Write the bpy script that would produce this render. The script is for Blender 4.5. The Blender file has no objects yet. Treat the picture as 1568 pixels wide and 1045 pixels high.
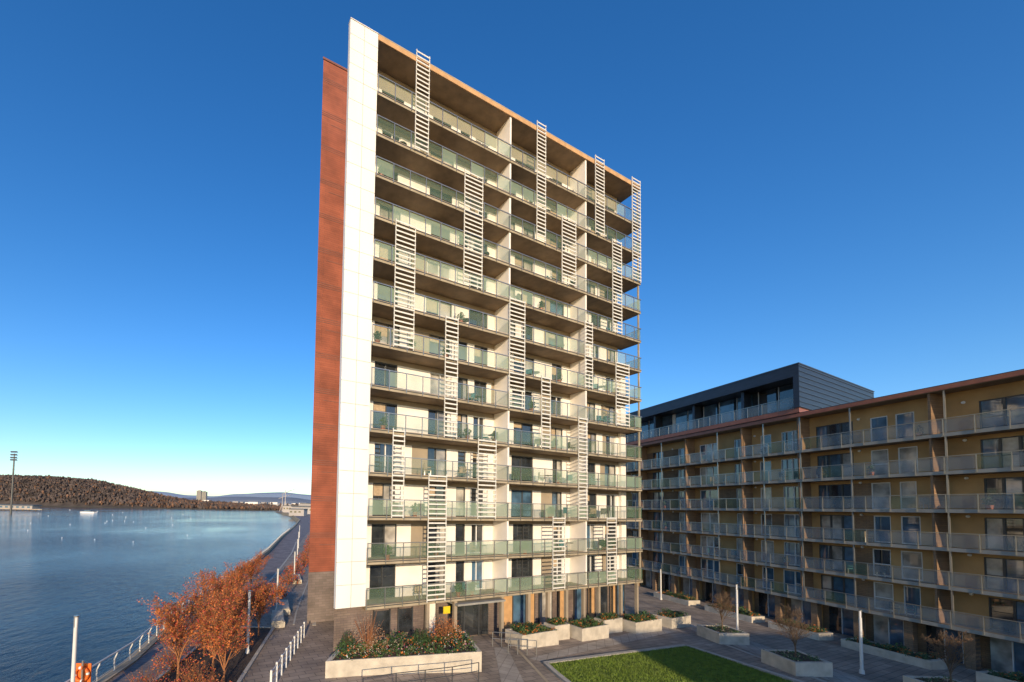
import bpy, math, random
from mathutils import Vector, Matrix, noise
random.seed(7)
rnd=random.random
def ru(a,b): return a+(b-a)*rnd()
scene=bpy.context.scene
COL=scene.collection
# ------------------------------------------------------------------ materials
def newmat(name):
    m=bpy.data.materials.new(name); m.use_nodes=True
    nt=m.node_tree; b=nt.nodes['Principled BSDF']
    return m,nt,b
def mat(name,c,rough=.7,var=.12,scale=3.,bump=.0,metal=0.,bscale=None,spec=.5,alpha=1.,stretch=None):
    m,nt,b=newmat(name)
    b.inputs['Roughness'].default_value=rough
    b.inputs['Metallic'].default_value=metal
    b.inputs['Specular IOR Level'].default_value=spec
    b.inputs['Alpha'].default_value=alpha
    tc=nt.nodes.new('ShaderNodeTexCoord'); mp=nt.nodes.new('ShaderNodeMapping')
    nt.links.new(tc.outputs['Object'],mp.inputs['Vector'])
    if stretch: mp.inputs['Scale'].default_value=stretch
    n=nt.nodes.new('ShaderNodeTexNoise'); n.inputs['Scale'].default_value=scale; n.inputs['Detail'].default_value=4
    nt.links.new(mp.outputs[0],n.inputs['Vector'])
    r=nt.nodes.new('ShaderNodeValToRGB')
    r.color_ramp.elements[0].position=.3; r.color_ramp.elements[1].position=.7
    r.color_ramp.elements[0].color=(*[x*(1-var) for x in c],1)
    r.color_ramp.elements[1].color=(*[min(1,x*(1+var)) for x in c],1)
    nt.links.new(n.outputs['Fac'],r.inputs['Fac']); nt.links.new(r.outputs['Color'],b.inputs['Base Color'])
    if bump>0:
        n2=nt.nodes.new('ShaderNodeTexNoise'); n2.inputs['Scale'].default_value=bscale or scale*6; n2.inputs['Detail'].default_value=4
        nt.links.new(mp.outputs[0],n2.inputs['Vector'])
        bp=nt.nodes.new('ShaderNodeBump'); bp.inputs['Strength'].default_value=bump; bp.inputs['Distance'].default_value=.05
        nt.links.new(n2.outputs['Fac'],bp.inputs['Height']); nt.links.new(bp.outputs[0],b.inputs['Normal'])
    return m
def brickmat(name,c1,c2,mortar,w,h,ms=.01,rough=.8,rot=0.,vertical=None,bump=.3,off=.5):
    m,nt,b=newmat(name); b.inputs['Roughness'].default_value=rough
    geo=nt.nodes.new('ShaderNodeNewGeometry')
    if vertical:
        dp=nt.nodes.new('ShaderNodeVectorMath'); dp.operation='DOT_PRODUCT'; dp.inputs[1].default_value=(vertical[0],vertical[1],0)
        nt.links.new(geo.outputs['Position'],dp.inputs[0])
        sp=nt.nodes.new('ShaderNodeSeparateXYZ'); nt.links.new(geo.outputs['Position'],sp.inputs[0])
        cb=nt.nodes.new('ShaderNodeCombineXYZ'); nt.links.new(dp.outputs['Value'],cb.inputs[0]); nt.links.new(sp.outputs['Z'],cb.inputs[1])
        vec=cb.outputs[0]
    else:
        mp=nt.nodes.new('ShaderNodeMapping'); mp.inputs['Rotation'].default_value=(0,0,rot)
        nt.links.new(geo.outputs['Position'],mp.inputs['Vector']); vec=mp.outputs[0]
    br=nt.nodes.new('ShaderNodeTexBrick'); nt.links.new(vec,br.inputs['Vector'])
    br.inputs['Color1'].default_value=(*c1,1);br.inputs['Color2'].default_value=(*c2,1);br.inputs['Mortar'].default_value=(*mortar,1)
    br.inputs['Scale'].default_value=1;br.inputs['Mortar Size'].default_value=ms;br.inputs['Brick Width'].default_value=w;br.inputs['Row Height'].default_value=h
    br.offset=off
    n=nt.nodes.new('ShaderNodeTexNoise'); n.inputs['Scale'].default_value=.6; n.inputs['Detail'].default_value=8
    nt.links.new(geo.outputs['Position'],n.inputs['Vector'])
    mr=nt.nodes.new('ShaderNodeMapRange'); mr.inputs['From Min'].default_value=.3;mr.inputs['From Max'].default_value=.7;mr.inputs['To Min'].default_value=.68;mr.inputs['To Max'].default_value=1.22
    nt.links.new(n.outputs['Fac'],mr.inputs['Value'])
    mx=nt.nodes.new('ShaderNodeVectorMath'); mx.operation='SCALE'
    nt.links.new(br.outputs['Color'],mx.inputs[0]); nt.links.new(mr.outputs[0],mx.inputs['Scale'])
    nt.links.new(mx.outputs[0],b.inputs['Base Color'])
    bp=nt.nodes.new('ShaderNodeBump'); bp.inputs['Strength'].default_value=bump; bp.inputs['Distance'].default_value=.02; bp.invert=True
    nt.links.new(br.outputs['Fac'],bp.inputs['Height']); nt.links.new(bp.outputs[0],b.inputs['Normal'])
    return m
def glassmat(name,c,alpha,rough=.05):
    m,nt,b=newmat(name)
    b.inputs['Base Color'].default_value=(*c,1); b.inputs['Roughness'].default_value=rough; b.inputs['Alpha'].default_value=alpha
    b.inputs['Specular IOR Level'].default_value=.8
    n=nt.nodes.new('ShaderNodeTexNoise'); n.inputs['Scale'].default_value=.35
    tc=nt.nodes.new('ShaderNodeTexCoord'); nt.links.new(tc.outputs['Object'],n.inputs['Vector'])
    mr=nt.nodes.new('ShaderNodeMapRange'); mr.inputs['To Min'].default_value=alpha*.7;mr.inputs['To Max'].default_value=min(1,alpha*1.3)
    nt.links.new(n.outputs['Fac'],mr.inputs['Value']); nt.links.new(mr.outputs[0],b.inputs['Alpha'])
    return m
def panemat(name,c,rough=.04,spec=1.0):
    m,nt,b=newmat(name)
    tc=nt.nodes.new('ShaderNodeTexCoord'); n=nt.nodes.new('ShaderNodeTexNoise'); n.inputs['Scale'].default_value=.9; n.inputs['Detail'].default_value=3
    nt.links.new(tc.outputs['Object'],n.inputs['Vector'])
    r=nt.nodes.new('ShaderNodeValToRGB'); r.color_ramp.elements[0].position=.35; r.color_ramp.elements[1].position=.65
    r.color_ramp.elements[0].color=(*[x*.5 for x in c],1); r.color_ramp.elements[1].color=(*[x*1.4 for x in c],1)
    nt.links.new(n.outputs['Fac'],r.inputs['Fac']); nt.links.new(r.outputs[0],b.inputs['Base Color'])
    b.inputs['Roughness'].default_value=rough; b.inputs['Specular IOR Level'].default_value=spec
    b.inputs['Coat Weight'].default_value=.6; b.inputs['Coat Roughness'].default_value=.02
    return m
UX,UY=math.cos(.454),math.sin(.454)
VX,VY=math.cos(1.75),math.sin(1.75)
M={}
M['white']=mat('white_cladding',(.80,.76,.70),.45,.05,.5,stretch=(1,1,.15))
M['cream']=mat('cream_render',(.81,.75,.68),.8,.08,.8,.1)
M['tanwall']=mat('tan_render_and_shade',(.31,.25,.18),.8,.12,.8,.1)  # tan wall panels; also the painted shade band above the balcony doors
M['whiteframe']=mat('white_frame',(.75,.74,.72),.5,.03)
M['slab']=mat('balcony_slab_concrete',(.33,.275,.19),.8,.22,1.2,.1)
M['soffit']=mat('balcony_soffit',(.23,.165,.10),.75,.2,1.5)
M['timber']=mat('timber_trim',(.50,.29,.13),.6,.15,2.)
M['louvre']=mat('pale_louvre_metal',(.70,.67,.60),.4,.08,3,metal=.05)
M['steel']=mat('stainless_rail',(.36,.355,.33),.3,.08,metal=.7)
M['darkframe']=mat('dark_window_frame',(.05,.052,.055),.4,.1)
M['pane']=panemat('window_pane_dark',(.03,.034,.038))
M['pane2']=panemat('window_pane_curtain',(.38,.35,.31),.15,.6)
M['pane3']=panemat('window_pane_blue',(.06,.12,.19))
M['railglass']=glassmat('green_tinted_rail_glass',(.17,.26,.17),.30)
M['railfrost']=glassmat('frosted_rail_glass',(.32,.42,.30),.50,.3)
M['railgrey']=glassmat('grey_rail_glass',(.27,.33,.36),.40,.08)
M['brick']=brickmat('dark_brick_base',(.14,.10,.085),(.19,.14,.11),(.10,.08,.07),.45,.15,.012,vertical=(UX,UY))
M['brickgrey']=brickmat('grey_brick_base',(.15,.12,.105),(.20,.155,.14),(.12,.10,.09),.6,.2,.014,vertical=(UX,UY))
M['red']=brickmat('terracotta_cladding',(.285,.080,.042),(.25,.068,.036),(.18,.055,.03),3.4,.18,.012,vertical=(UX,UY),off=.37)
M['redband']=mat('terracotta_louvre_band',(.17,.065,.045),.6,.2,2)
M['ochre']=mat('ochre_brick_render',(.45,.27,.11),.8,.25,.45,.15)
M['ochredark']=brickmat('brown_brick_wall',(.22,.135,.075),(.27,.165,.09),(.15,.10,.07),.45,.15,.012,vertical=(VX,VY))
M['copper']=mat('copper_roof_edge',(.30,.11,.07),.45,.15,2,metal=.2)
M['zinc']=mat('dark_zinc_cladding',(.04,.05,.07),.38,.15,1.2,metal=.4,stretch=(1,1,4))
M['zinc2']=mat('dark_zinc_seam',(.09,.11,.14),.35,.1,metal=.5)
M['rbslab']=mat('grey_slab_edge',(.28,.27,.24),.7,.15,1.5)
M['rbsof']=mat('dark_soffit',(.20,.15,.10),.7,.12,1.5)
M['conc']=mat('planter_concrete',(.50,.44,.35),.85,.2,1.6,.25)
M['kerb']=mat('kerb_stone',(.42,.38,.32),.85,.12,2,.2)
M['yellow']=mat('yellow_sign_paint',(.75,.52,.02),.4,.03)
M['pole']=mat('pale_lamp_column',(.66,.64,.60),.4,.06,2)
M['bark']=mat('bark',(.13,.085,.05),.9,.3,8,.4)
M['barkor']=mat('orange_twig_bark',(.34,.14,.055),.8,.3,6,.2)
M['leafor']=mat('orange_leaf',(.50,.15,.03),.6,.45,2.5)
M['leafred']=mat('red_stem_foliage',(.40,.055,.035),.6,.45,2.5)
M['leafbr']=mat('brown_dry_leaf',(.17,.08,.03),.7,.4,2.5)
M['leafgr']=mat('green_leaf',(.055,.10,.025),.55,.5,3)
M['leafdk']=mat('dark_green_leaf',(.025,.05,.018),.55,.5,3)
M['blade']=mat('grass_blade',(.14,.20,.02),.6,.4,3)
M['flwhite']=mat('white_flower',(.75,.72,.70),.6,.05)
M['flred']=mat('red_flower',(.45,.04,.05),.6,.2)
M['flpink']=mat('pink_flower',(.5,.2,.32),.6,.2)
M['soil']=mat('soil',(.07,.045,.03),.95,.35,4,.5)
M['plastic']=mat('dark_rattan',(.06,.05,.045),.5,.2,6)
M['teal']=mat('teal_fabric',(.05,.2,.22),.7,.2,6)
M['tan']=mat('tan_fabric',(.4,.3,.2),.7,.2,6)
M['orange']=mat('lifebuoy_orange',(.8,.16,.02),.5,.05)
M['stone']=mat('quay_stone',(.42,.33,.22),.9,.2,.7,.4)
M['distbld']=mat('distant_building_wall',(.36,.33,.31),.8,.2,.02)

# ------------------------------------------------------------------ builder
class MB:
    def __init__(s,name,frame=None,parent=None):
        s.name=name;s.v=[];s.f=[];s.mi=[];s.mats=[];s.fr=frame;s.parent=parent
    def m(s,k):
        if k not in s.mats:s.mats.append(k)
        return s.mats.index(k)
    def pt(s,p):
        return s.fr(*p) if s.fr else tuple(p)
    def box(s,a0,a1,d0,d1,z0,z1,k):
        i=len(s.v)
        for z in (z0,z1):
            for (a,d) in ((a0,d0),(a1,d0),(a1,d1),(a0,d1)): s.v.append(s.pt((a,d,z)))
        mi=s.m(k)
        for f in ((0,3,2,1),(4,5,6,7),(0,1,5,4),(1,2,6,5),(2,3,7,6),(3,0,4,7)):
            s.f.append(tuple(i+j for j in f));s.mi.append(mi)
    def prism(s,poly,z0,z1,k,ktop=None):
        i=len(s.v);n=len(poly)
        zf0=z0 if callable(z0) else (lambda x,y:z0); zf1=z1 if callable(z1) else (lambda x,y:z1)
        for (x,y) in poly: s.v.append(s.pt((x,y,zf0(x,y))))
        for (x,y) in poly: s.v.append(s.pt((x,y,zf1(x,y))))
        mi=s.m(k);mt=s.m(ktop or k)
        for j in range(n):
            s.f.append((i+j,i+(j+1)%n,i+n+(j+1)%n,i+n+j));s.mi.append(mi)
        s.f.append(tuple(i+n+j for j in range(n)));s.mi.append(mt)
        s.f.append(tuple(i+n-1-j for j in range(n)));s.mi.append(mi)
    def tube(s,p0,p1,r0,r1,k,n=6):
        p0=Vector(p0);p1=Vector(p1);d=(p1-p0)
        if d.length<1e-6:return
        d.normalize();x=d.orthogonal().normalized();y=d.cross(x);i=len(s.v);mi=s.m(k)
        for p,r in ((p0,r0),(p1,r1)):
            for j in range(n):
                t=2*math.pi*j/n;s.v.append(s.pt(p+x*(r*math.cos(t))+y*(r*math.sin(t))))
        for j in range(n):
            s.f.append((i+j,i+(j+1)%n,i+n+(j+1)%n,i+n+j));s.mi.append(mi)
        s.f.append(tuple(i+n+j for j in range(n)));s.mi.append(mi)
        s.f.append(tuple(i+n-1-j for j in range(n)));s.mi.append(mi)
    def leaf(s,p,r,k):
        p=Vector(p);a=Vector((ru(-1,1),ru(-1,1),ru(-1,1))).normalized();b=a.orthogonal().normalized();i=len(s.v)
        q=ru(.5,1.)
        for c in (a*r,b*r*q,-a*r*.9,-b*r*q): s.v.append(s.pt(p+c))
        s.f.append((i,i+1,i+2,i+3));s.mi.append(s.m(k))
    def obj(s,loc=None):
        me=bpy.data.meshes.new(s.name);me.from_pydata(s.v,[],s.f)
        for k in s.mats: me.materials.append(M[k])
        me.polygons.foreach_set('material_index',s.mi);me.update()
        o=bpy.data.objects.new(s.name,me);COL.objects.link(o)
        if s.parent:o.parent=s.parent
        if loc:o.location=loc
        return o
def empty(name):
    e=bpy.data.objects.new(name,None);COL.objects.link(e);return e
# ------------------------------------------------------------------ frames
TX,TY=-3.315,25.11; BX,BY=41.95,26.68
def TF(a,d,z): return (TX+a*UX-d*UY, TY+a*UY+d*UX, z)      # d positive = back
def BF(a,d,z): return (BX+a*VX+d*VY, BY+a*VY-d*VX, z)      # d positive = into building (east)
def gz(x,y):
    a=(x-TX)*UX+(y-TY)*UY
    w=min(1,max(0,(x+3.3)/8)); w=w*w*(3-2*w)
    return -.0355*min(max(a,0),41.4)*w
QP=[(-80,-14.5),(18,-14.7),(24,-15.2),(34,-17.5),(54,-20.2),(80,-24.3),(116,-31.5),(180,-43),(266,-60),(450,-112),(700,-200)]
def qx(y):
    for (y0,x0),(y1,x1) in zip(QP,QP[1:]):
        if y<=y1: return x0+(x1-x0)*(y-y0)/(y1-y0)
    return QP[-1][1]
# ------------------------------------------------------------------ ground
def sheet(name,rows,k):
    v=[];f=[]
    n=len(rows[0])
    for r in rows: v+=r
    for i in range(len(rows)-1):
        for j in range(n-1):
            f.append((i*n+j,i*n+j+1,(i+1)*n+j+1,(i+1)*n+j))
    me=bpy.data.meshes.new(name);me.from_pydata(v,[],f);me.materials.append(k);me.update()
    o=bpy.data.objects.new(name,me);COL.objects.link(o);return o
M['pave']=brickmat('plaza_pavers',(.26,.205,.16),(.35,.28,.215),(.13,.105,.085),.9,.45,.02,rot=-.45)
ys=[-80+2*i for i in range(0,90)]+[100+10*i for i in range(0,61)]
rows=[]
for y in ys:
    q=qx(y);r=[]
    r.append((q,y,-4.0))
    for j in range(41):
        x=q+(62-q)*j/40; r.append((x,y,gz(x,y)))
    for x in (120,600,3000): r.append((x,y,gz(x,y)))
    rows.append(r)
sheet('ground',rows,M['pave'])
# water
m,nt,b=newmat('river_water'); M['water']=m
b.inputs['Base Color'].default_value=(.006,.024,.05,1);b.inputs['Roughness'].default_value=.05;b.inputs['IOR'].default_value=1.33
geo=nt.nodes.new('ShaderNodeNewGeometry');mp=nt.nodes.new('ShaderNodeMapping');mp.inputs['Scale'].default_value=(1,.55,1);mp.inputs['Rotation'].default_value=(0,0,.5)
nt.links.new(geo.outputs['Position'],mp.inputs['Vector'])
n1=nt.nodes.new('ShaderNodeTexNoise');n1.inputs['Scale'].default_value=.8;n1.inputs['Detail'].default_value=8;n1.inputs['Roughness'].default_value=.6
nt.links.new(mp.outputs[0],n1.inputs['Vector'])
n3=nt.nodes.new('ShaderNodeTexNoise');n3.inputs['Scale'].default_value=.02;n3.inputs['Detail'].default_value=4
nt.links.new(mp.outputs[0],n3.inputs['Vector'])
mr=nt.nodes.new('ShaderNodeMapRange');mr.inputs['From Min'].default_value=.35;mr.inputs['From Max'].default_value=.65;mr.inputs['To Min'].default_value=.3;mr.inputs['To Max'].default_value=.85
nt.links.new(n3.outputs['Fac'],mr.inputs['Value'])
bp=nt.nodes.new('ShaderNodeBump');bp.inputs['Distance'].default_value=.42
nt.links.new(mr.outputs[0],bp.inputs['Strength'])
nt.links.new(n1.outputs['Fac'],bp.inputs['Height']);nt.links.new(bp.outputs[0],b.inputs['Normal'])
sheet('river_water',[[(x,y,-2.5) for x in (-6000,-800,-200,200)] for y in (-300,0,200,1000,2500)],m)
# far shore land
M['farland']=mat('far_shore_ground',(.10,.085,.05),.95,.4,.01)
sheet('far_shore_ground',[[(x,y,z) for x in (-9000,-3000,-1000,-600,-300,-150,0,1000,9000)] for y,z in ((880,-3.),(892,-1.2),(1500,4),(4000,6),(12000,8))],M['farland'])
def ridge(name,x0,x1,y0,depth,hf,k,nx=120,nd=10,amp=4,fs=.02):
    rows=[]
    for i in range(nd+1):
        t=i/nd;r=[]
        for j in range(nx+1):
            x=x0+(x1-x0)*j/nx;y=y0+depth*t
            h=hf(x)*math.sin(math.pi*t)**.8 if 0<t<1 else 0
            h+=amp*noise.noise(Vector((x*fs,y*fs,1.3)))*(1 if 0<t<1 else 0)
            r.append((x,y,h-2))
        rows.append(r)
    return sheet(name,rows,k)
M['woods']=mat('wooded_hill',(.06,.047,.04),.95,.5,.06,.6,bscale=.3)  # hill brown carries the same grey haze tint as the crowns
M['wtree']=mat('hazed_winter_tree_crowns',(.080,.060,.052),.95,.55,.05)  # crown brown greyed in the base colour to stand in for haze
M['wtree2']=mat('distant_orange_trees',(.16,.085,.05),.95,.5,.05)
def hh(x):
    pts=[(-1800,72),(-870,68),(-760,62),(-680,48),(-600,30),(-520,15),(-300,6),(-250,0)]
    if x<=pts[0][0]:return pts[0][1]
    for (a,h0),(b_,h1) in zip(pts,pts[1:]):
        if x<=b_:return h0+(h1-h0)*(x-a)/(b_-a)
    return 0
ridge('wooded_hill',-1800,-250,893,260,hh,M['woods'],160,12,5,.03)
def blobs(name,pts,ks):
    mb=MB(name)
    import bmesh
    bm=bmesh.new();bmesh.ops.create_icosphere(bm,subdivisions=1,radius=1)
    V=[v.co.copy() for v in bm.verts];Fc=[[v.index for v in f.verts] for f in bm.faces];bm.free()
    for (x,y,z,r,kk) in pts:
        i=len(mb.v);sx=ru(.8,1.2);sz=ru(1.0,1.9)
        for c in V:
            q=ru(.5,1.3);mb.v.append((x+c.x*r*q*sx,y+c.y*r*q,z+c.z*r*q*sz))
        mi=mb.m(kk)
        for f in Fc: mb.f.append(tuple(i+j for j in f));mb.mi.append(mi)
    return mb.obj()
pts=[]
for _ in range(9500):
    x=ru(-1150,-240);t=ru(.02,.6);y=893+260*t
    h=hh(x)*math.sin(math.pi*t)**.8-2
    pts.append((x,y,h+ru(1,5.5),ru(1.0,2.8),'wtree2' if rnd()<(.4 if x>-600 else .12) else 'wtree'))
blobs('distant_trees',pts,None)
pts=[]
for _ in range(900):
    x=ru(-700,-150)*1.6;y=ru(1150,1900);pts.append((x,y,ru(3,9),ru(3,7),'wtree2' if rnd()<.6 else 'wtree'))
blobs('distant_trees',pts,None)
M['hazehill']=mat('distant_hills',(.16,.19,.24),1.,.2,.001)  # aerial haze put into the base colour as blue-grey
M['hazehill2']=mat('farther_hills',(.25,.32,.42),1.,.1,.0006)  # paler blue: thicker haze painted into the farther ridge
ridge('distant_hills',-9000,3000,3800,900,lambda x:85+45*noise.noise(Vector((x*.0011,0,0))),M['hazehill'],160,6,14,.004)
ridge('distant_hills',-12000,4000,8200,1500,lambda x:250+110*noise.noise(Vector((x*.0006,3,0))),M['hazehill2'],160,6,25,.002)
# distant buildings
db=MB('distant_buildings')
for _ in range(120):
    y=ru(1000,2300);x=-y*ru(.2,.72);w=ru(10,34);h=ru(7,18)
    db.box(x,x+w,y,y+ru(10,20),-1,4+h,'distbld' if rnd()<.6 else 'cream')
db.obj()
tb=MB('distant_tower_block')
for dx in (0,32):
    x=-1205+dx;tb.box(x,x+26,2500,2520,0,92-dx*.2,'distbld')
    tb.box(x+8,x+18,2504,2514,92-dx*.2,96-dx*.2,'distbld')
    for i in range(28):
        tb.box(x+1,x+25,2499.4,2499.9,6+i*3,7.3+i*3,'pane')
tb.obj()
for cx,cy,h in ((-168,640,34),(-178,660,26)):
    c=MB('dock_crane')
    c.tube((cx,cy,0),(cx,cy,h),.7,.5,'distbld');c.tube((cx-6,cy,h*.8),(cx+16,cy,h*1.08),.5,.3,'distbld');c.tube((cx,cy,h),(cx+9,cy,h*1.0),.2,.2,'distbld')
    c.tube((cx-4,cy,0),(cx,cy,h*.5),.5,.5,'distbld');c.tube((cx+4,cy,0),(cx,cy,h*.5),.5,.5,'distbld');c.obj()
w=MB('riverside_warehouse')
for x,y,ww,hh_ in ((-150,560,40,9),(-118,480,30,8),(-96,380,14,6),(-140,620,50,13)):
    w.box(x,x+ww,y,y+16,0,hh_,'distbld');w.prism([(x-.5,y-.5),(x+ww+.5,y-.5),(x+ww+.5,y+16.5),(x-.5,y+16.5)],hh_,hh_+.8,'zinc')
    for i in range(int(ww/4)): w.box(x+1+i*4,x+3+i*4,y-.1,y-.02,hh_*.5,hh_*.75,'pane')
w.obj()
# pier shed & flood mast at left
p=MB('river_pier_shed')
y0=470
p.box(-520,-405,y0,y0+14,-1.2,-.4,'stone')
for i in range(16): p.tube((-518+i*7.5,y0+1,-3),(-518+i*7.5,y0+1,-1.2),.4,.4,'bark',6)
p.box(-510,-418,y0+2,y0+12,-.4,3.4,'distbld');p.box(-512,-416,y0+1,y0+13,3.4,4.3,'zinc2')
for i in range(14): p.box(-507+i*6.4,-504+i*6.4,y0+1.8,y0+1.95,.6,2.6,'pane3')
p.obj()
fm=MB('floodlight_mast');x=-330;y=352
fm.tube((x,y,-3),(x,y,50),.6,.35,'darkframe',8)
for zz in (44,46,48.5,51): fm.box(x-3,x+3,y-.3,y+.3,zz-.2,zz+.1,'darkframe')
for i in range(-2,3):
    for zz in (44.2,46.2,48.7,51.2): fm.box(x+i*1.2-.45,x+i*1.2+.45,y-.8,y-.3,zz,zz+.9,'plastic')
for i in range(12): fm.box(x-.9,x+.9,y-.1,y+.1,2+i*3.4,2.25+i*3.4,'darkframe')
fm.tube((x-.9,y,-3),(x-.6,y,44),.12,.1,'darkframe',4);fm.tube((x+.9,y,-3),(x+.6,y,44),.12,.1,'darkframe',4)
fm.obj()
by=MB('river_buoys')
for _ in range(26):
    y=ru(120,600);x=-y*ru(.45,.9);r=.3*y/300
    by.tube((x,y,-2.6),(x,y,-2.5+r),r,r*.8,'flwhite',8)
by.obj()
bo=MB('moored_boat')
bx_,by_=-330,430
bo.prism([(bx_,by_),(bx_+3,by_-1.8),(bx_+16,by_-1.8),(bx_+17,by_+1.8),(bx_+3,by_+1.8)],-2.6,-1.2,'flwhite')
bo.prism([(bx_+5,by_-1.2),(bx_+12,by_-1.2),(bx_+12,by_+1.2),(bx_+5,by_+1.2)],-1.2,.4,'pane3','flwhite');bo.obj()

# ------------------------------------------------------------------ TOWER
W=29.97;S=2.85;Z0=3.0;ZR=41.2
SL=[Z0+S*k for k in range(13)]
tower=empty('apartment_tower')
b=MB('fin_wall',TF,tower)
zz=[Z0]+[Z0+S*k for k in range(1,13)]+[SL[12]+2.0,ZR]
for i in range(len(zz)-1):
    for (a0,a1) in ((0.0,.98),(1.0,1.98)):
        zc=[zz[i],(zz[i]+zz[i+1])/2,zz[i+1]]
        for j in range(2): b.box(a0+.005,a1-.005,-.02+ru(0,.006),.10,zc[j]+.012,zc[j+1]-.012,'white')
b.box(.01,1.97,.09,.36,Z0,ZR-.01,'white')
b.obj()
b=MB('ground_storey',TF,tower)
b.prism([(0.1,.5),(6.6,.5),(6.6,6.5),(2.2,6.5)],-.5,Z0-.02,'brick')
b.box(6.6,W-.3,1.5,8,-1.6,Z0-.02,'brick')
for (a0,a1,k) in ((2.8,3.9,'pane'),(4.6,5.6,'pane')):
    b.box(a0,a1,.40,.49,.9,2.5,k);b.box(a0-.07,a0,.36,.5,.83,2.57,'darkframe');b.box(a1,a1+.07,.36,.5,.83,2.57,'darkframe')
seg=[(7.3,8.1,'cream'),(9.3,10.6,'pane'),(10.7,12.0,'pane'),(12.1,12.9,'pane'),(14.2,15.4,'timber'),(15.5,16.8,'pane3'),(17.0,17.8,'timber'),(18.4,19.8,'pane2'),(20.6,21.6,'timber'),(22.6,23.9,'pane3'),(24.4,25.2,'timber'),(25.6,26.9,'pane'),(27.4,28.1,'timber'),(28.4,29.4,'pane3')]
for a0,a1,k in seg:
    z0=-.0355*a0
    b.box(a0,a1,1.40,1.49,z0+.05,2.45,k)
    for aa in (a0-.05,a1): b.box(aa,aa+.05,1.36,1.5,z0,2.5,'darkframe')
    b.box(a0,a1,1.36,1.5,2.45,2.5,'darkframe')
for a in (6.7,9.0,13.3,16.0,18.1,20.2,22.3,24.2,27.2,29.5):
    b.box(a-.12,a+.12,.12,.36,-1.4,Z0-.26,'tanwall')
b.box(8.9,13.2,-.3,1.4,2.45,2.58,'rbslab')
b.obj()
b=MB('entrance_sign',TF,tower);b.box(7.9,8.45,.02,.08,1.95,2.45,'yellow');b.obj()
RD=1.7   # recess depth
b=MB('body_walls',TF,tower)
b.prism([(2.75,RD+.35),(W-.9,RD+.35),(W-.9,10),(3.75,10)],Z0,ZR-.3,'cream')
b.obj()
b=MB('roof_slab',TF,tower)
rp=lambda o:[(1.99,-o),(W+o,-o),(W+o,10.2),(3.85,10.2),(1.99,2.1)]
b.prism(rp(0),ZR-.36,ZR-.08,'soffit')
b.box(1.99,W+.03,-.06,-.002,ZR-.40,ZR-.06,'timber')
b.prism(rp(.06),ZR-.055,ZR+.03,'slab')
b.box(-.01,1.98,-.06,.4,ZR,ZR+.04,'white')
b.obj()
b=MB('balcony_slabs',TF,tower)
for z in SL:
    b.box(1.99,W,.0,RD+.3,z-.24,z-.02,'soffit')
    b.box(1.99,W+.02,-.05,-.003,z-.24,z+.02,'slab')
    b.box(1.99,W,.0,RD+.3,z-.018,z,'slab')
    b.box(1.99,W+.02,-.07,-.052,z-.09,z-.03,'darkframe')
b.obj()
b=MB('party_walls',TF,tower)
for i,z in enumerate(SL):
    z1=(SL[i+1]-.245) if i<12 else ZR-.37
    for a in (13.6,22.35): b.box(a,a+.16,.05,RD-.01,z+.003,z1,'cream')
b.obj()
b=MB('recess_walls_and_windows',TF,tower)
base=[(3.0,4.9),(7.5,9.1),(10.0,10.9),(11.5,12.8),(14.0,14.6),(15.6,17.9),(20.1,21.4),(24.4,25.9),(27.2,28.7)]
alt=[(3.1,4.6),(7.2,9.3),(11.0,12.9),(14.4,15.8),(16.7,17.9),(19.8,21.7),(23.2,24.5),(25.2,26.5),(27.5,28.7)]
for i,z in enumerate(SL):
    z1=(SL[i+1]-.245) if i<12 else ZR-.37
    ops=[(a0+ru(-.12,.12),a1+ru(-.12,.12)) for a0,a1 in (base if i<7 else (alt if i%3 else base))]
    top=z+2.28
    cur=2.0
    for a0,a1 in ops:
        mid=cur+(a0-cur)*ru(.35,.7)
        if rnd()<(.3 if i<7 else .6) and a0-cur>1.2:
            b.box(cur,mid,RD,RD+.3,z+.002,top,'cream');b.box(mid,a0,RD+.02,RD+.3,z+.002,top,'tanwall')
        else: b.box(cur,a0,RD,RD+.3,z+.002,top,'cream')
        cur=a1
        r=rnd();k='pane' if r<.74 else ('pane2' if r<.86 else 'pane3')
        b.box(a0,a1,RD+.14,RD+.18,z+.002,top,k)
        fk='darkframe' if rnd()<.7 else 'whiteframe'
        b.box(a0,a0+.07,RD+.06,RD+.139,z+.01,top,fk);b.box(a1-.07,a1,RD+.06,RD+.139,z+.01,top,fk)
        b.box(a0+.07,a1-.07,RD+.06,RD+.139,top-.07,top,fk);b.box(a0+.07,a1-.07,RD+.06,RD+.139,z+.01,z+.09,fk)
        if a1-a0>1.0:
            mid=(a0+a1)/2+ru(-.1,.1);b.box(mid-.035,mid+.035,RD+.06,RD+.139,z+.09,top-.07,fk)
            if rnd()<.35: b.box(mid+.04,a1-.08,RD+.12,RD+.137,z+.1,top-.08,'pane2')
            if rnd()<.35: b.box(a0+.075,mid-.04,RD+.12,RD+.137,top-ru(.4,1.2),top-.075,'tan')
    b.box(cur,W-.9,RD,RD+.3,z+.002,top,'cream')
    b.box(2.0,W-.9,RD,RD+.3,top+.002,z1,'tanwall')  # wall band above the doors coloured darker, standing in for the shadow there
b.obj()
b=MB('end_columns',TF,tower)
for i,z in enumerate(SL):
    z1=(SL[i+1]-.27) if i<12 else ZR-.41
    if i<7: b.box(W-.9,W-.2,RD-.3,RD+.2,z+.003,z1,'cream')
    b.box(W-.18,W-.06,.06,.18,z+.003,z1,'slab')
b.obj()
b=MB('balcony_rails',TF,tower)
g=MB('balcony_glass',TF,tower)
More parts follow.
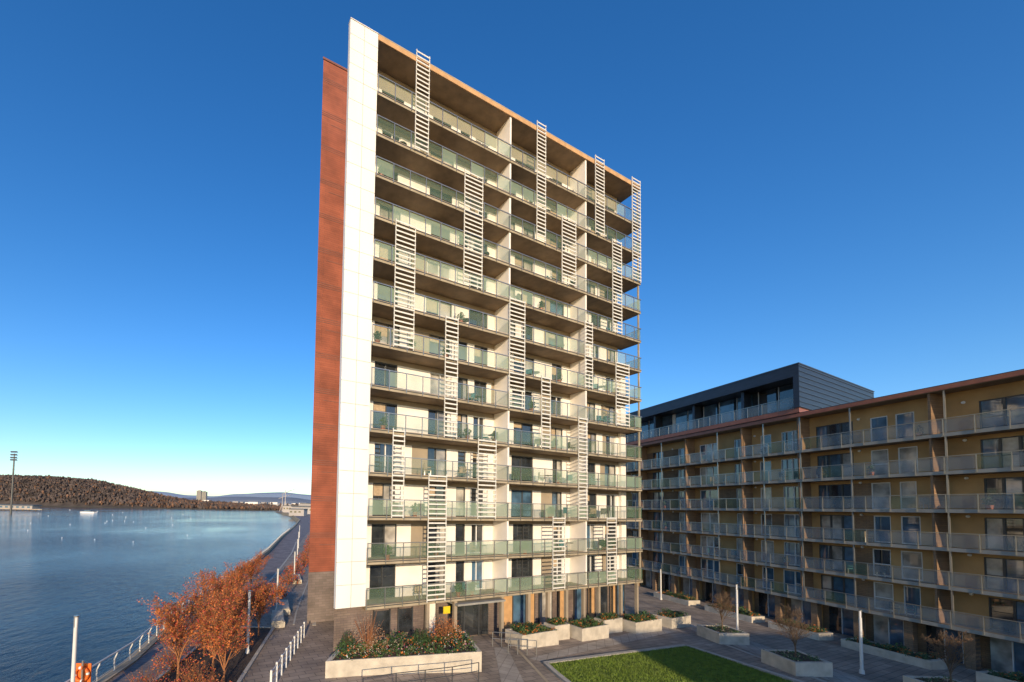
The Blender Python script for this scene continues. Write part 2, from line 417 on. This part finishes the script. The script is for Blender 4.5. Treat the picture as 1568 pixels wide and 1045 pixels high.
def gpane(g,fr_a0,fr_a1,d,z0,z1,k):
    i=len(g.v)
    for (a,z) in ((fr_a0,z0),(fr_a1,z0),(fr_a1,z1),(fr_a0,z1)): g.v.append(g.pt((a,d,z)))
    g.f.append((i,i+1,i+2,i+3));g.mi.append(g.m(k))
for i,z in enumerate(SL):
    a=2.02;run='railglass'
    while a<W-.2:
        w_=1.28; a1=min(a+w_,W-.02)
        if rnd()<.5: run='railfrost' if rnd()<.4 else 'railglass'
        gpane(g,a+.03,a1-.03,-.04,z+.10,z+1.06,run)
        b.box(a-.025,a+.025,-.12,-.072,z-.2,z+1.12,'steel')
        a=a1
    b.box(2.0,W,-.11,-.05,z+1.09,z+1.15,'steel')
    g.box(W-.03,W-.012,.0,RD,z+.10,z+1.06,'railglass')
    b.box(W-.04,W,-.05,RD,z+1.10,z+1.15,'steel')
b.obj();g.obj()
LV=[(4.85,5.95,11,13),(9.1,10.8,8,11),(3.5,5.05,6,9),(16.3,17.3,10,13),(19.2,20.9,9,11),(23.4,24.6,11,13),(28.6,29.85,10,13),
(25.7,27.0,8,11),(7.6,8.7,4,7),(13.5,15.1,5,8),(22.0,23.0,6,8),(26.1,28.0,5,7),(3.6,4.5,2,4),(10.6,12.3,2,4),(16.9,17.9,4,6),(21.2,22.3,2,5),(6.4,7.9,0,3),(18.2,19.6,0,2),(24.8,26.1,0,2)]
b=MB('louvre_screens',TF,tower)
for a0,a1,s0,s1 in LV:
    z0=SL[s0]-.1; z1=(SL[s1]+.15) if s1<13 else ZR+.35
    for aa in (a0,a1-.05): b.box(aa,aa+.05,-.19,-.13,z0,z1,'louvre')
    n=int((z1-z0)/.32)
    step=(z1-z0)/n
    for j in range(n):
        zc=z0+step*(j+.5)
        b.box(a0,a1,-.215,-.192,zc-.05,zc+.05,'louvre')
b.obj()
# red wing: tapered plan
b=MB('terracotta_wing',TF,tower)
RT=47.0
wp=lambda o:[(.41-o,8.1-o),(24,8.1-o),(24,20),(6.5,20),(5.2,17.5)]
b.prism(wp(0),4.0,RT,'red')
b.prism(wp(.04),-.5,3.99,'brickgrey')
b.prism(wp(.06),RT+.002,RT+.18,'redband')
for k in range(1,15):
    z=4+2.95*k
    if z<RT-.5:
        for q in (-.16,.0,.16): b.box(.42,2.9,8.085,8.097,z+q-.03,z+q+.03,'redband')
        if k%2: b.box(1.2,2.9,8.085,8.097,z-.8,z-.74,'redband')
b.obj()

# ------------------------------------------------------------------ RIGHT BUILDING
rb=empty('apartment_block')
BS=[1.43,4.28,7.13,9.98,12.83,15.68];RBZ=19.27;GB=-1.47
WD=1.5;A0,A1=-16,52
b=MB('walls_and_windows',BF,rb)
wins=[(-14,-12),(-10.5,-9.2),(-7.5,-5.2),(-3.2,-1.9),(-.9,2.5),(5.7,6.8),(7.4,8.5),(9.7,12.3),(13.4,15.4),(16.4,17.5),(19.1,20.2),(22.2,24.7),(26.1,27.8),(30.2,32),(34,36),(38,40),(43,45)]
for i,z in enumerate(BS):
    z1=(BS[i+1]-.25) if i<5 else RBZ-.35
    top=z+2.3;cur=A0
    for (a0,a1) in wins:
        a0+=ru(-.1,.1);a1+=ru(-.1,.1)
        segk='ochre' if (int(a0*3.1)%3!=0) else 'ochredark'
        b.box(cur,a0,WD,WD+.3,z+.002,top,segk);cur=a1
        nn=max(1,round((a1-a0)/.95))
        for j in range(nn):
            p0=a0+(a1-a0)*j/nn;p1=a0+(a1-a0)*(j+1)/nn
            r=rnd();k='pane3' if r<.55 else ('pane' if r<.70 else 'pane2')
            b.box(p0,p1,WD+.1,WD+.14,z+.002,top,k)
            fk='whiteframe' if (int(a0)%3) else 'darkframe'
            b.box(p0,p0+.06,WD+.03,WD+.099,z+.01,top,fk);b.box(p1-.06,p1,WD+.03,WD+.099,z+.01,top,fk)
            b.box(p0+.06,p1-.06,WD+.03,WD+.099,top-.07,top,fk);b.box(p0+.06,p1-.06,WD+.03,WD+.099,z+.01,z+.1,fk)
            if rnd()<.5: b.box(p0+.06,p1-.06,WD+.03,WD+.099,z+1.0,z+1.06,fk)
    b.box(cur,A1,WD,WD+.3,z+.002,top,'ochre')
    b.box(A0,A1,WD,WD+.3,top+.002,z1,'ochre')
b.box(A0+.02,A1,WD+.32,14,GB-.5,RBZ-.36,'ochredark')
b.obj()
b=MB('ground_storey',BF,rb)
zt=BS[0]-.26
for j in range(22):
    a=A0+j*3.1
    b.box(a,a+.5,.35,.85,GB-.3,zt,'ochredark')
    b.box(a+.5,a+1.1,WD,WD+.28,GB-.3,zt,'ochre')
    b.box(a+1.15,a+2.0,WD+.1,WD+.2,GB,zt-.3,'pane3');b.box(a+2.05,a+3.0,WD+.1,WD+.2,GB,zt-.3,'pane2' if j%2 else 'pane')
    b.box(a+2.0,a+2.05,WD+.02,WD+.2,GB,zt-.3,'whiteframe');b.box(a+1.1,a+1.15,WD+.02,WD+.2,GB,zt-.3,'whiteframe')
    b.box(a+1.1,a+3.05,WD,WD+.28,zt-.29,zt,'ochredark')
b.obj()
b=MB('balcony_slabs',BF,rb)
for z in BS:
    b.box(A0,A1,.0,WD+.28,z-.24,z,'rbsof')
    b.box(A0,A1,-.05,-.003,z-.25,z+.02,'rbslab')
b.obj()
b=MB('roof',BF,rb)
b.box(A0-.2,A1,-.02,14.2,RBZ-.34,RBZ-.04,'rbsof')
b.box(A0-.2,A1,-.12,-.03,RBZ-.30,RBZ+.03,'copper')
b.box(A0-.2,A1,-.1,14.2,RBZ+.032,RBZ+.09,'zinc')
b.obj()
b=MB('balcony_rails',BF,rb);g=MB('balcony_glass',BF,rb)
for i,z in enumerate(BS):
    a=A0
    while a<A1-.1:
        a1=a+1.5
        gpane(g,a+.03,a1-.03,-.04,z+.08,z+1.05,'railgrey' if rnd()<.8 else 'railglass')
        b.box(a-.02,a+.02,-.11,-.06,z-.2,z+1.1,'steel')
        a=a1
    b.box(A0,A1,-.11,-.06,z+1.08,z+1.13,'steel')
    z1=(BS[i+1]-.25) if i<5 else RBZ-.35
    for a in (-9,4.2,12.9,18.3,25.3,33,42):
        b.box(a,a+.12,.1,WD-.01,z+.003,z1,'ochredark')
    for a in (-3.7,3.4,8.9,12.7,16,21,28.9,37):
        b.box(a,a+.09,.02,.11,z+.003,z1,'steel')
b.obj();g.obj()
b=MB('bulkhead_lamps',BF,rb)
for z in BS:
    for a in (4.8,9.2,13,18,28.6,-4,3.2,36):
        b.tube((a,WD-.01,z+2.36),(a,WD-.1,z+2.36),.11,.09,'whiteframe',8)
b.obj()
def PF(a,t,z):   # a along v, t along tower axis u
    return (BX+a*VX+t*UX, BY+a*VY+t*UY, z)
PZ0=RBZ+.1;PZ1=24.1
b=MB('penthouse',PF,rb)
b.box(12.6,50,-.3,19,PZ0,PZ0+.45,'copper')
b.box(12.5,50,-.45,19,PZ1-1.15,PZ1,'zinc')
b.box(12.45,50,-.5,19.05,PZ1+.002,PZ1+.1,'zinc2')
b.box(12.5,13.0,-.45,19,PZ0+.452,PZ1-1.152,'zinc')
b.box(13.0,50,2.0,18,PZ0+.452,PZ1-1.152,'zinc')
for j in range(9):
    z=PZ0+.5+j*.5
    b.box(12.44,12.49,-.4,18.9,z,z+.05,'zinc2')
a=13.5
while a<49:
    b.box(a,a+1.7,1.85,1.95,PZ0+.5,PZ1-1.2,'pane3' if rnd()<.85 else 'pane');b.box(a+1.7,a+1.78,1.8,1.99,PZ0+.5,PZ1-1.2,'whiteframe')
    if rnd()<.15: b.box(a+1.8,a+2.2,1.8,1.99,PZ0+.5,PZ1-1.2,'cream')
    a+=ru(1.82,2.4)
for j in range(6):
    a=18+j*6;b.box(a,a+.3,.2,1.79,PZ0+.452,PZ1-1.152,'zinc')
a=13.1
while a<49:
    gpane(b,a,a+1.4,-.24,PZ0+.5,PZ0+1.5,'railgrey');b.box(a+1.4,a+1.45,-.27,-.22,PZ0+.46,PZ0+1.55,'steel');a+=1.45
b.box(13,50,-.28,-.22,PZ0+1.55,PZ0+1.6,'steel')
b.obj()

# unseen block added behind the camera, placed and sized to shade the lawn
nb=empty('unseen_shadow_block')
b=MB('walls',None,nb)
b.box(23.4,90,-46,-31,-1.6,16.0,'ochre')
for i in range(4):
    for j in range(20): b.box(25.5+j*3.1,27.3+j*3.1,-30.98,-30.9,.5+i*3.3,2.6+i*3.3,'pane')
b.box(23.3,90.2,-46.2,-30.8,16.002,16.3,'zinc');b.obj()

# ------------------------------------------------------------------ ground details
def polysheet(name,poly,dz,k,n=14):
    (p0,p1,p2,p3)=poly;rows=[]
    for i in range(n+1):
        t=i/n;r=[]
        for j in range(n+1):
            s_=j/n
            x=(p0[0]*(1-s_)+p1[0]*s_)*(1-t)+(p3[0]*(1-s_)+p2[0]*s_)*t
            y=(p0[1]*(1-s_)+p1[1]*s_)*(1-t)+(p3[1]*(1-s_)+p2[1]*s_)*t
            r.append((x,y,gz(x,y)+dz))
        rows.append(r)
    return sheet(name,rows,k)
def inpoly(p,poly):
    c=False;n=len(poly);j=n-1
    for i in range(n):
        if (poly[i][1]>p[1])!=(poly[j][1]>p[1]) and p[0]<(poly[j][0]-poly[i][0])*(p[1]-poly[i][1])/(poly[j][1]-poly[i][1])+poly[i][0]: c=not c
        j=i
    return c
m,nt,bb=newmat('grass_lawn');M['grass']=m
bb.inputs['Roughness'].default_value=.9
geo=nt.nodes.new('ShaderNodeNewGeometry');n1=nt.nodes.new('ShaderNodeTexNoise');n1.inputs['Scale'].default_value=3;n1.inputs['Detail'].default_value=9;n1.inputs['Roughness'].default_value=.8
nt.links.new(geo.outputs['Position'],n1.inputs['Vector'])
r=nt.nodes.new('ShaderNodeValToRGB');r.color_ramp.elements[0].position=.32;r.color_ramp.elements[1].position=.7
r.color_ramp.elements[0].color=(.05,.085,.01,1);r.color_ramp.elements[1].color=(.17,.24,.03,1)
nt.links.new(n1.outputs['Fac'],r.inputs['Fac']);nt.links.new(r.outputs[0],bb.inputs['Base Color'])
bp=nt.nodes.new('ShaderNodeBump');bp.inputs['Strength'].default_value=.8;bp.inputs['Distance'].default_value=.06
nt.links.new(n1.outputs['Fac'],bp.inputs['Height']);nt.links.new(bp.outputs[0],bb.inputs['Normal'])
lawn=[(10.6,14),(27.5,14),(22.9,31.7),(9.95,26.1)]
polysheet('grass_lawn',lawn,.07,m,20)
gb=MB('grass_blades');c=0
while c<42000:
    x,y=ru(9.9,26.5),ru(21.5,31.6)
    if not inpoly((x,y),lawn): continue
    c+=1
    z=gz(x,y)+.06;t=ru(0,3.14);wd=.022;h=ru(.05,.12);dx,dy=math.cos(t)*wd,math.sin(t)*wd;lx,ly=ru(-.03,.03),ru(-.03,.03)
    i=len(gb.v);gb.v+=[(x-dx,y-dy,z),(x+dx,y+dy,z),(x+lx,y+ly,z+h)];gb.f.append((i,i+1,i+2));gb.mi.append(gb.m('blade'))
gb.obj()
def strip(name,pts,w,h,k,dz=0.):
    mb=MB(name)
    for (x0,y0),(x1,y1) in zip(pts,pts[1:]):
        L=math.hypot(x1-x0,y1-y0);n=max(1,int(L/2.5))
        dx,dy=(x1-x0)/L,(y1-y0)/L;nx,ny=-dy*w/2,dx*w/2
        for i in range(n):
            ta,tb_=i/n,(i+1)/n-.004
            ax,ay=x0+(x1-x0)*ta,y0+(y1-y0)*ta;cx,cy=x0+(x1-x0)*tb_,y0+(y1-y0)*tb_
            mb.prism([(ax+nx,ay+ny),(ax-nx,ay-ny),(cx-nx,cy-ny),(cx+nx,cy+ny)],lambda x,y:gz(x,y)-.1,lambda x,y:gz(x,y)+h+dz,k)
    return mb.obj()
strip('lawn_kerb',[(10.6,14),(10.3,21),(10.0,24.5),(9.95,26.1),(16.3,28.9),(22.9,31.7),(25.1,25.2),(27.5,14)],.30,.14,'kerb')
M['path']=brickmat('footpath_slabs',(.36,.31,.255),(.43,.37,.305),(.20,.17,.145),.6,.6,.015,rot=.45,off=0.)
polysheet('footpath',[(4.6,14),(6.4,14),(8.4,29.2),(7.4,28.9)],.012,M['path'],20)
polysheet('footpath',[(28.2,14),(31.3,14),(29.5,45),(27,40)],.012,M['path'],20)
polysheet('footpath',[(9.2,27.0),(9.8,26.6),(26,36.5),(25,38)],.016,M['path'],20)
strip('paving_band',[(8.6,14),(9.0,22),(9.0,29)],.2,.012,'stone')
strip('paving_band',[(26.8,33),(27.6,14)],.25,.03,'kerb')
M['prom']=brickmat('promenade_pavers',(.19,.15,.145),(.25,.20,.18),(.11,.09,.088),.6,.3,.02,rot=.2)
rows=[]
for y in [-20+2*i for i in range(60)]+[100+10*i for i in range(50)]:
    q=qx(y);wd=4.2 if y<60 else 4.2+(y-60)*.03
    rows.append([(q+.55+(wd)*j/6,y,gz(q+.5+wd*j/6,y)+.012) for j in range(7)])
sheet('promenade',rows,M['prom'])
for off,w_ in ((4.9,.25),(9.6,.14),(11.2,.3)):
    strip('paving_band',[(qx(y)+off,y) for y in range(32 if off>5 else 14,110,4)],w_,.03,'kerb')
polysheet('planting_bed',[(-11.8,17),(-7.4,17),(-8.8,31),(-12.4,31)],.05,M['soil'],10)
strip('bed_kerb',[(-7.3,17),(-8.7,31),(-12.5,31),(-11.9,17)],.2,.12,'kerb')
mb=MB('quay_wall')
yy=[-30+2*i for i in range(60)]+[90+8*i for i in range(60)]
for y0,y1 in zip(yy,yy[1:]):
    x0,x1=qx(y0),qx(y1)
    mb.prism([(x0-.15,y0),(x0+.5,y0),(x1+.5,y1-.02),(x1-.15,y1-.02)],-3,.10 if y0<52 else .55,'stone')
mb.obj()
mb=MB('riverside_railing')
pts=[]
y=12.
while y<150:
    x=qx(y)+.15;pts.append((x,y))
    mb.tube((x,y,0),(x-.02,y,.75),.045,.04,'pole',5);mb.tube((x-.02,y,.75),(x+.18,y,1.18),.04,.035,'pole',5)
    y+=1.5
for (x0,y0),(x1,y1) in zip(pts,pts[1:]):
    mb.tube((x0+.18,y0,1.18),(x1+.18,y1,1.18),.045,.045,'pole',6)
    for h in (.25,.45,.65,.85): mb.tube((x0,y0,h),(x1,y1,h),.016,.016,'steel',4)
mb.obj()
def lamp(x,y,h,k='pole'):
    z=gz(x,y);mb=MB('lamp_column')
    mb.tube((0,0,0),(0,0,.25),.14,.12,k,12);mb.tube((0,0,.25),(0,0,h-.5),.085,.075,k,12)
    mb.tube((0,0,h-.5),(0,0,h-.06),.07,.07,'flwhite',12);mb.tube((0,0,h-.06),(0,0,h),.10,.10,'steel',12)
    for i in range(4):
        t=i*math.pi/2;mb.tube((.085*math.cos(t),.085*math.sin(t),h-.5),(.085*math.cos(t),.085*math.sin(t),h-.06),.012,.012,'steel',4)
    mb.obj((x,y,z))
for x,y,h in ((-13.8,18.1,4.25),(-8.8,25.7,3.9),(-10.0,36.4,3.7),(-12.2,52,3.5),(-16,70,3.6),(-20.4,90,3.6),(-27,120,3.6),(33.75,50.9,3.8),(31.4,37.0,4.3),(31.6,27.5,4.2)): lamp(x,y,h)
mb=MB('lifebuoy_stand')
mb.tube((0,0,0),(0,0,1.9),.05,.05,'steel',8);mb.box(-.35,.35,.05,.09,.85,1.75,'orange')
n=20
for i in range(n):
    t0=2*math.pi*i/n;t1=2*math.pi*(i+1)/n
    mb.tube((.3*math.cos(t0),-.06,1.3+.3*math.sin(t0)),(.3*math.cos(t1),-.06,1.3+.3*math.sin(t1)),.07,.07,'orange' if i%5 else 'flwhite',8)
mb.obj((-14.0,18.9,.1))
for (x,y,rz) in ((-9.3,36.0,.3),(-8.8,32.4,.3),(-11.4,50,.3)):
    mb=MB('stone_bench')
    mb.box(-.5,.5,-1.3,1.3,0,.42,'conc');mb.prism([(-.42,-1.2),(.42,-1.2),(.42,1.2),(-.42,1.2)],.422,lambda a,b_:.50+(.25 if b_>0 else 0),'conc')
    o=mb.obj((x,y,0));o.rotation_euler=(0,0,rz)
mb=MB('post_fence')
for i in range(9):
    t=i/8;x=-5.8-.2*t;y=20.5+8.5*t
    mb.box(x-.05,x+.05,y-.05,y+.05,0,1.1,'pole')
    if i<8:
        for h in (.4,.7,1.0): mb.tube((x,y,h),(x-.025,y+1.06,h),.025,.025,'pole',5)
mb.obj()
# ------------------------------------------------------------------ trees
def branch(mb,p,d,L,r,lev,maxlev,kb,leaves,kl,lr):
    q=p
    segs=3 if lev<2 else 2
    for i in range(segs):
        nd=(d+Vector((ru(-.18,.18),ru(-.18,.18),ru(-.05,.12)))).normalized()
        q2=q+nd*(L/segs);r2=r*(1-.28/segs*(1+lev*.3))
        mb.tube(q,q2,r,r2,kb,5 if lev<2 else 3)
        if lev<maxlev and (i>0 or lev>0):
            for _ in range(2 if lev<maxlev-1 else 3):
                ang=ru(.35,.85);ax=nd.orthogonal().normalized();ax.rotate(Matrix.Rotation(ru(0,6.28),3,nd))
                cd=nd.copy();cd.rotate(Matrix.Rotation(ang,3,ax));cd.z+=.15;cd.normalize()
                branch(mb,q2,cd,L*ru(.5,.72),max(.006,r2*.55),lev+1,maxlev,kb,leaves,kl,lr)
        if lev>=maxlev-1:
            for _ in range(2):
                if rnd()<leaves:
                    mb.leaf(q+(q2-q)*rnd()+Vector((ru(-.1,.1),ru(-.1,.1),ru(-.1,.1))),lr*ru(.6,1.2),random.choice(kl))
        q,r,d=q2,r2,nd
def tree(name,x,y,h,kb,kl,leaves=.5,maxlev=4,lr=.05,z=None,clear=.3):
    mb=MB(name);mb.tube((0,0,-.05),(0,0,h*clear),h*.016,h*.012,kb,8)
    p=Vector((0,0,h*clear))
    for i in range(5):
        t=i*1.25+ru(-.2,.2);s_=ru(.2,.5)
        branch(mb,p+Vector((0,0,ru(-.1,.3)*h*.3)),Vector((math.cos(t)*s_,math.sin(t)*s_,1)).normalized(),h*.34,h*.008,1,maxlev,kb,leaves,kl,lr)
    branch(mb,p,Vector((0,0,1)),h*.42,h*.011,0,maxlev,kb,leaves,kl,lr)
    return mb.obj((x,y,gz(x,y) if z is None else z))
for x,y,h in ((-11.0,21.6,4.3),(-9.6,22.6,4.7),(-8.5,21.4,4.1),(-11.2,25.0,4.4),(-9.9,26.6,4.2),(-9.2,29.0,3.8),(-11.4,29.5,3.9),(-12.8,31,3.9),(-13.6,36,3.9),(-14.6,43,4.0)):
    tree('orange_stemmed_tree',x,y,h,'barkor',['leafor','leafor','leafred','leafbr'],.55,4,.046,clear=.18)
def shrub(name,x,y,r,h,ks,kb,n=900,z=None,lr=.06):
    mb=MB(name)
    for i in range(40):
        t=ru(0,6.28);s_=ru(.1,1)*r
        mb.tube((0,0,0),(math.cos(t)*s_*.9,math.sin(t)*s_*.9,h*ru(.6,1)),.015,.005,kb,3)
    for _ in range(n):
        t=ru(0,6.28);s_=math.sqrt(rnd())*r;zz_=ru(.15,1)*h*(1-.5*(s_/r)**2)*(.8+.5*noise.noise(Vector((math.cos(t)*2+x,math.sin(t)*2+y,s_))))
        mb.leaf((math.cos(t)*s_,math.sin(t)*s_,zz_),lr*ru(.6,1.3),random.choice(ks))
    return mb.obj((x,y,gz(x,y) if z is None else z))
for i in range(12):
    y=41+i*7;x=qx(y)+7.2+ru(-.5,.5)
    shrub('red_dogwood_shrub',x+ (i*.25),y,1.3+i*.06,2.0,['leafred','leafor','leafbr'],'barkor',600,lr=.08)
for x,y in ((-11.3,33),(-11.4,19.4),(-8.2,18.9),(-9.6,20.3),(-12.2,27),(-12.0,23),(-13.4,30),(-13.9,34),(-14.9,39)):
    shrub('red_dogwood_shrub',x,y,1.1,1.7,['leafred','leafbr','leafor'],'barkor',900,lr=.04)
# ------------------------------------------------------------------ planters
def planter(name,poly,h,kw='conc',t=.22):
    mb=MB(name)
    cx=sum(p[0] for p in poly)/len(poly);cy=sum(p[1] for p in poly)/len(poly)
    zt_=max(gz(*p) for p in poly)+h
    mb.prism(poly,lambda x,y:gz(x,y)-.1,zt_-.12,kw)
    n=len(poly)
    inner=[(p[0]+(cx-p[0])*t/ max(.5,math.hypot(cx-p[0],cy-p[1]))*1.3,p[1]+(cy-p[1])*t/max(.5,math.hypot(cx-p[0],cy-p[1]))*1.3) for p in poly]
    for i in range(n):
        j=(i+1)%n
        mb.prism([poly[i],poly[j],inner[j],inner[i]],zt_-.118,zt_,kw)
    mb.prism(inner,zt_-.117,zt_-.06,'soil')
    o=mb.obj();return inner,zt_-.06
def fill(name,poly,z,n,h,ks,lr=.07):
    mb=MB(name);xs=[p[0] for p in poly];ys_=[p[1] for p in poly]
    c=0
    while c<n:
        x,y=ru(min(xs),max(xs)),ru(min(ys_),max(ys_))
        if not inpoly((x,y),poly): continue
        hh2=h*max(.15,.55+.9*noise.noise(Vector((x*1.1,y*1.1,.5))));kk=random.choice(ks)
        m_=random.choice((8,12,20))
        if kk in ('flwhite','flpink','flred'): m_=5
        for _ in range(m_):
            mb.leaf((x+ru(-.16,.16),y+ru(-.16,.16),z+hh2*ru(.05,1)),lr*ru(.5,1.2)*(.7 if kk[:2]=='fl' else 1),kk if rnd()<.5 else 'leafgr')
        c+=1
    return mb.obj()
inn,zt_=planter('raised_flower_planter',[(-3.4,22.3),(5.5,24.3),(5.2,28.3),(-2.9,24.7)],.9)
fill('planter_flowers',inn,zt_,640,.75,['leafgr','leafdk','leafgr','leafor','leafbr','flwhite','flpink','flred','leafdk','leafdk','tan'],.06)
shrub('bare_shrub',-1.2,24.0,1.2,2.3,['barkor','tan'],'barkor',700,z=zt_,lr=.035)
shrub('bare_shrub',3.6,26.2,1.1,1.9,['leafor','barkor'],'barkor',800,z=zt_,lr=.04)
shrub('evergreen_shrub',-2.4,24.0,.5,1.3,['leafdk','leafgr'],'bark',900,z=zt_,lr=.05)
shrub('evergreen_shrub',2.0,25.6,.6,1.0,['leafdk','leafgr'],'bark',900,z=zt_,lr=.05)
def tq(a0,a1,d0,d1): return [TF(a0,d0,0)[:2],TF(a1,d0,0)[:2],TF(a1,d1,0)[:2],TF(a0,d1,0)[:2]]
for a0,a1,d0,d1,h in ((13.0,16.6,-2.2,-.5,.95),(17.1,18.7,-1.4,-.3,1.1),(19.1,22.2,-2.2,-.5,.95),(22.9,25.2,-1.3,-.3,1.1),(25.6,29.2,-2.2,-.5,.95),(31,34,-2.0,-.3,.9)):
    inn,zt_=planter('terrace_planter',tq(a0,a1,d0,d1),h)
    fill('planter_hedge',inn,zt_,int(60*(a1-a0)),.5,['leafgr','leafdk','leafdk','leafor'],.06)
for x,y in ((27.6,34.0),(27.3,27.6),(32.2,23.6)):
    c=1.25;poly=[(x-c,y-c),(x+c,y-c*.9),(x+c*1.05,y+c),(x-c*.95,y+c)]
    inn,zt_=planter('tree_planter',poly,.85)
    fill('planter_hedge',inn,zt_,50,.3,['leafdk','leafgr','tan'],.05)
    tree('bare_tree',x,y,2.9,'bark',['leafbr'],.1,4,.03,z=zt_,clear=.22)
for a0,a1 in ((-6,1),(3,8),(9.5,13.5),(15,20),(22,27)):
    poly=[BF(a0,-3.2,0)[:2],BF(a1,-3.2,0)[:2],BF(a1,-1.6,0)[:2],BF(a0,-1.6,0)[:2]]
    inn,zt_=planter('terrace_planter',poly,.6)
    fill('planter_hedge',inn,zt_,int(30*(a1-a0)),.55,['leafdk','leafgr','leafor'],.07)
mb=MB('steel_handrail')
hp=[(-1.2,19.9),(.4,20.6),(1.9,21.2),(3.4,21.9),(5.0,22.8)]
for i,(x,y) in enumerate(hp):
    z=gz(x,y);mb.tube((x,y,z),(x,y,z+1.05),.03,.03,'darkframe',6)
    if i: 
        x0,y0=hp[i-1];
        for h in (1.05,.6): mb.tube((x0,y0,gz(x0,y0)+h),(x,y,z+h),.025,.025,'darkframe',6)
mb.obj()
mb=MB('ramp_handrail')
for d in (-1.0,-2.6):
    pr=None
    for i in range(4):
        p_=TF(11.4+i*.55,d-.3*i,0);z=gz(p_[0],p_[1]);mb.tube((p_[0],p_[1],z),(p_[0],p_[1],z+1.0),.03,.03,'steel',6)
        if pr:
            for h in (1.0,.55): mb.tube((pr[0],pr[1],pr[2]+h),(p_[0],p_[1],z+h),.025,.025,'steel',6)
        pr=(p_[0],p_[1],z)
mb.obj()
# ------------------------------------------------------------------ balcony furniture
def chairmesh(k):
    mb=MB('patio_chair')
    mb.box(-.25,.25,-.25,.25,.40,.46,k);mb.box(-.25,.25,.21,.26,.46,.92,k)
    for x in (-.23,.19):
        for y in (-.23,.19): mb.box(x,x+.04,y,y+.04,0,.40,'steel')
    for x in (-.27,.23): mb.box(x,x+.04,-.22,.24,.62,.66,k)
    return mb
def tablemesh():
    mb=MB('patio_table');mb.tube((0,0,.68),(0,0,.72),.36,.36,'plastic',14);mb.tube((0,0,0),(0,0,.68),.03,.03,'steel',6);mb.tube((0,0,0),(0,0,.03),.22,.2,'steel',10);return mb
def potmesh(kl):
    mb=MB('potted_plant');mb.tube((0,0,0),(0,0,.32),.13,.19,'copper',10)
    for _ in range(160):
        t=ru(0,6.28);s_=ru(0,.3);mb.leaf((math.cos(t)*s_,math.sin(t)*s_,.32+ru(0,.65)*(1-s_)),.07,kl)
    return mb
protos={'chair':[chairmesh('plastic'),chairmesh('tan'),chairmesh('teal')],'table':[tablemesh()],'pot':[potmesh('leafgr'),potmesh('leafdk')]}
data={}
def place(kind,P,rz):
    i=random.randrange(len(protos[kind]));mb=protos[kind][i]
    if (kind,i) not in data:
        o=mb.obj();data[(kind,i)]=o.data
    else:
        o=bpy.data.objects.new(mb.name,data[(kind,i)]);COL.objects.link(o)
    o.location=P;o.rotation_euler=(0,0,rz)
for i in range(13):
    for _ in range(8 if i<7 else 4):
        a=ru(2.5,28.5)
        if abs(a-13.68)<.9 or abs(a-22.4)<.9: continue
        r=rnd()
        P=TF(a,.75,SL[i]+.003)
        if r<.55:
            place('chair',P,.454+ru(-1.2,1.2));
            if rnd()<.6 and abs(a+.8-13.68)>.6 and abs(a+.8-22.4)>.6: place('table',TF(a+.75,.8,SL[i]+.003),0)
        else: place('pot',TF(a,.35,SL[i]+.003),ru(0,6))
for i in range(6):
    for _ in range(6):
        a=ru(-2,30)
        if min(abs(a-c) for c in (-9,4.2,12.9,18.3,25.3,33,42))<.6: continue
        if rnd()<.7: place('chair',BF(a,.75,BS[i]+.003),ru(0,6))
        else: place('pot',BF(a,.4,BS[i]+.003),0)

# ------------------------------------------------------------------ light, sky, camera
EL=math.radians(14.5);sx,sy=.084,-.994;n_=math.hypot(sx,sy);sx/=n_;sy/=n_
S_=Vector((sx*math.cos(EL),sy*math.cos(EL),math.sin(EL)))
sun=bpy.data.lights.new('sun','SUN');sun.energy=5.0;sun.angle=math.radians(.5);sun.color=(1,.79,.53)
so=bpy.data.objects.new('sun',sun);COL.objects.link(so);so.rotation_euler=S_.to_track_quat('Z','Y').to_euler()
w=bpy.data.worlds.new('World');scene.world=w;w.use_nodes=True;nt=w.node_tree
sk=nt.nodes.new('ShaderNodeTexSky');sk.sky_type='NISHITA';sk.sun_disc=False;sk.sun_elevation=EL
sk.sun_rotation=math.atan2(sx,sy);sk.air_density=1.0;sk.dust_density=.4;sk.ozone_density=3.5;sk.altitude=0
hs=nt.nodes.new('ShaderNodeHueSaturation');hs.inputs['Saturation'].default_value=1.24;hs.inputs['Value'].default_value=1.68;hs.inputs['Hue'].default_value=.507
bg=nt.nodes['Background'];bg.inputs['Strength'].default_value=.13
nt.links.new(sk.outputs[0],hs.inputs['Color']);nt.links.new(hs.outputs[0],bg.inputs['Color'])
f=620.;D=14000.;th=.02;p_=math.atan(f/D)
F=Vector((0,math.cos(p_),math.sin(p_)));R=Vector((1,0,0));U=Vector((0,-math.sin(p_),math.cos(p_)))
r_=math.cos(th)*R+math.sin(th)*U;u_=-math.sin(th)*R+math.cos(th)*U
cam=bpy.data.cameras.new('camera');co=bpy.data.objects.new('camera',cam);COL.objects.link(co)
mw=Matrix((( r_.x,u_.x,-F.x,0),(r_.y,u_.y,-F.y,0),(r_.z,u_.z,-F.z,9.271),(0,0,0,1)))
co.matrix_world=mw
cam.sensor_width=36;cam.lens=36*f/1568;cam.shift_x=(784-600)/1568;cam.shift_y=((778-f*math.tan(p_))-522.5)/1568
cam.clip_start=.1;cam.clip_end=30000
scene.camera=co
scene.view_settings.view_transform='Standard';scene.view_settings.look='None';scene.view_settings.exposure=0
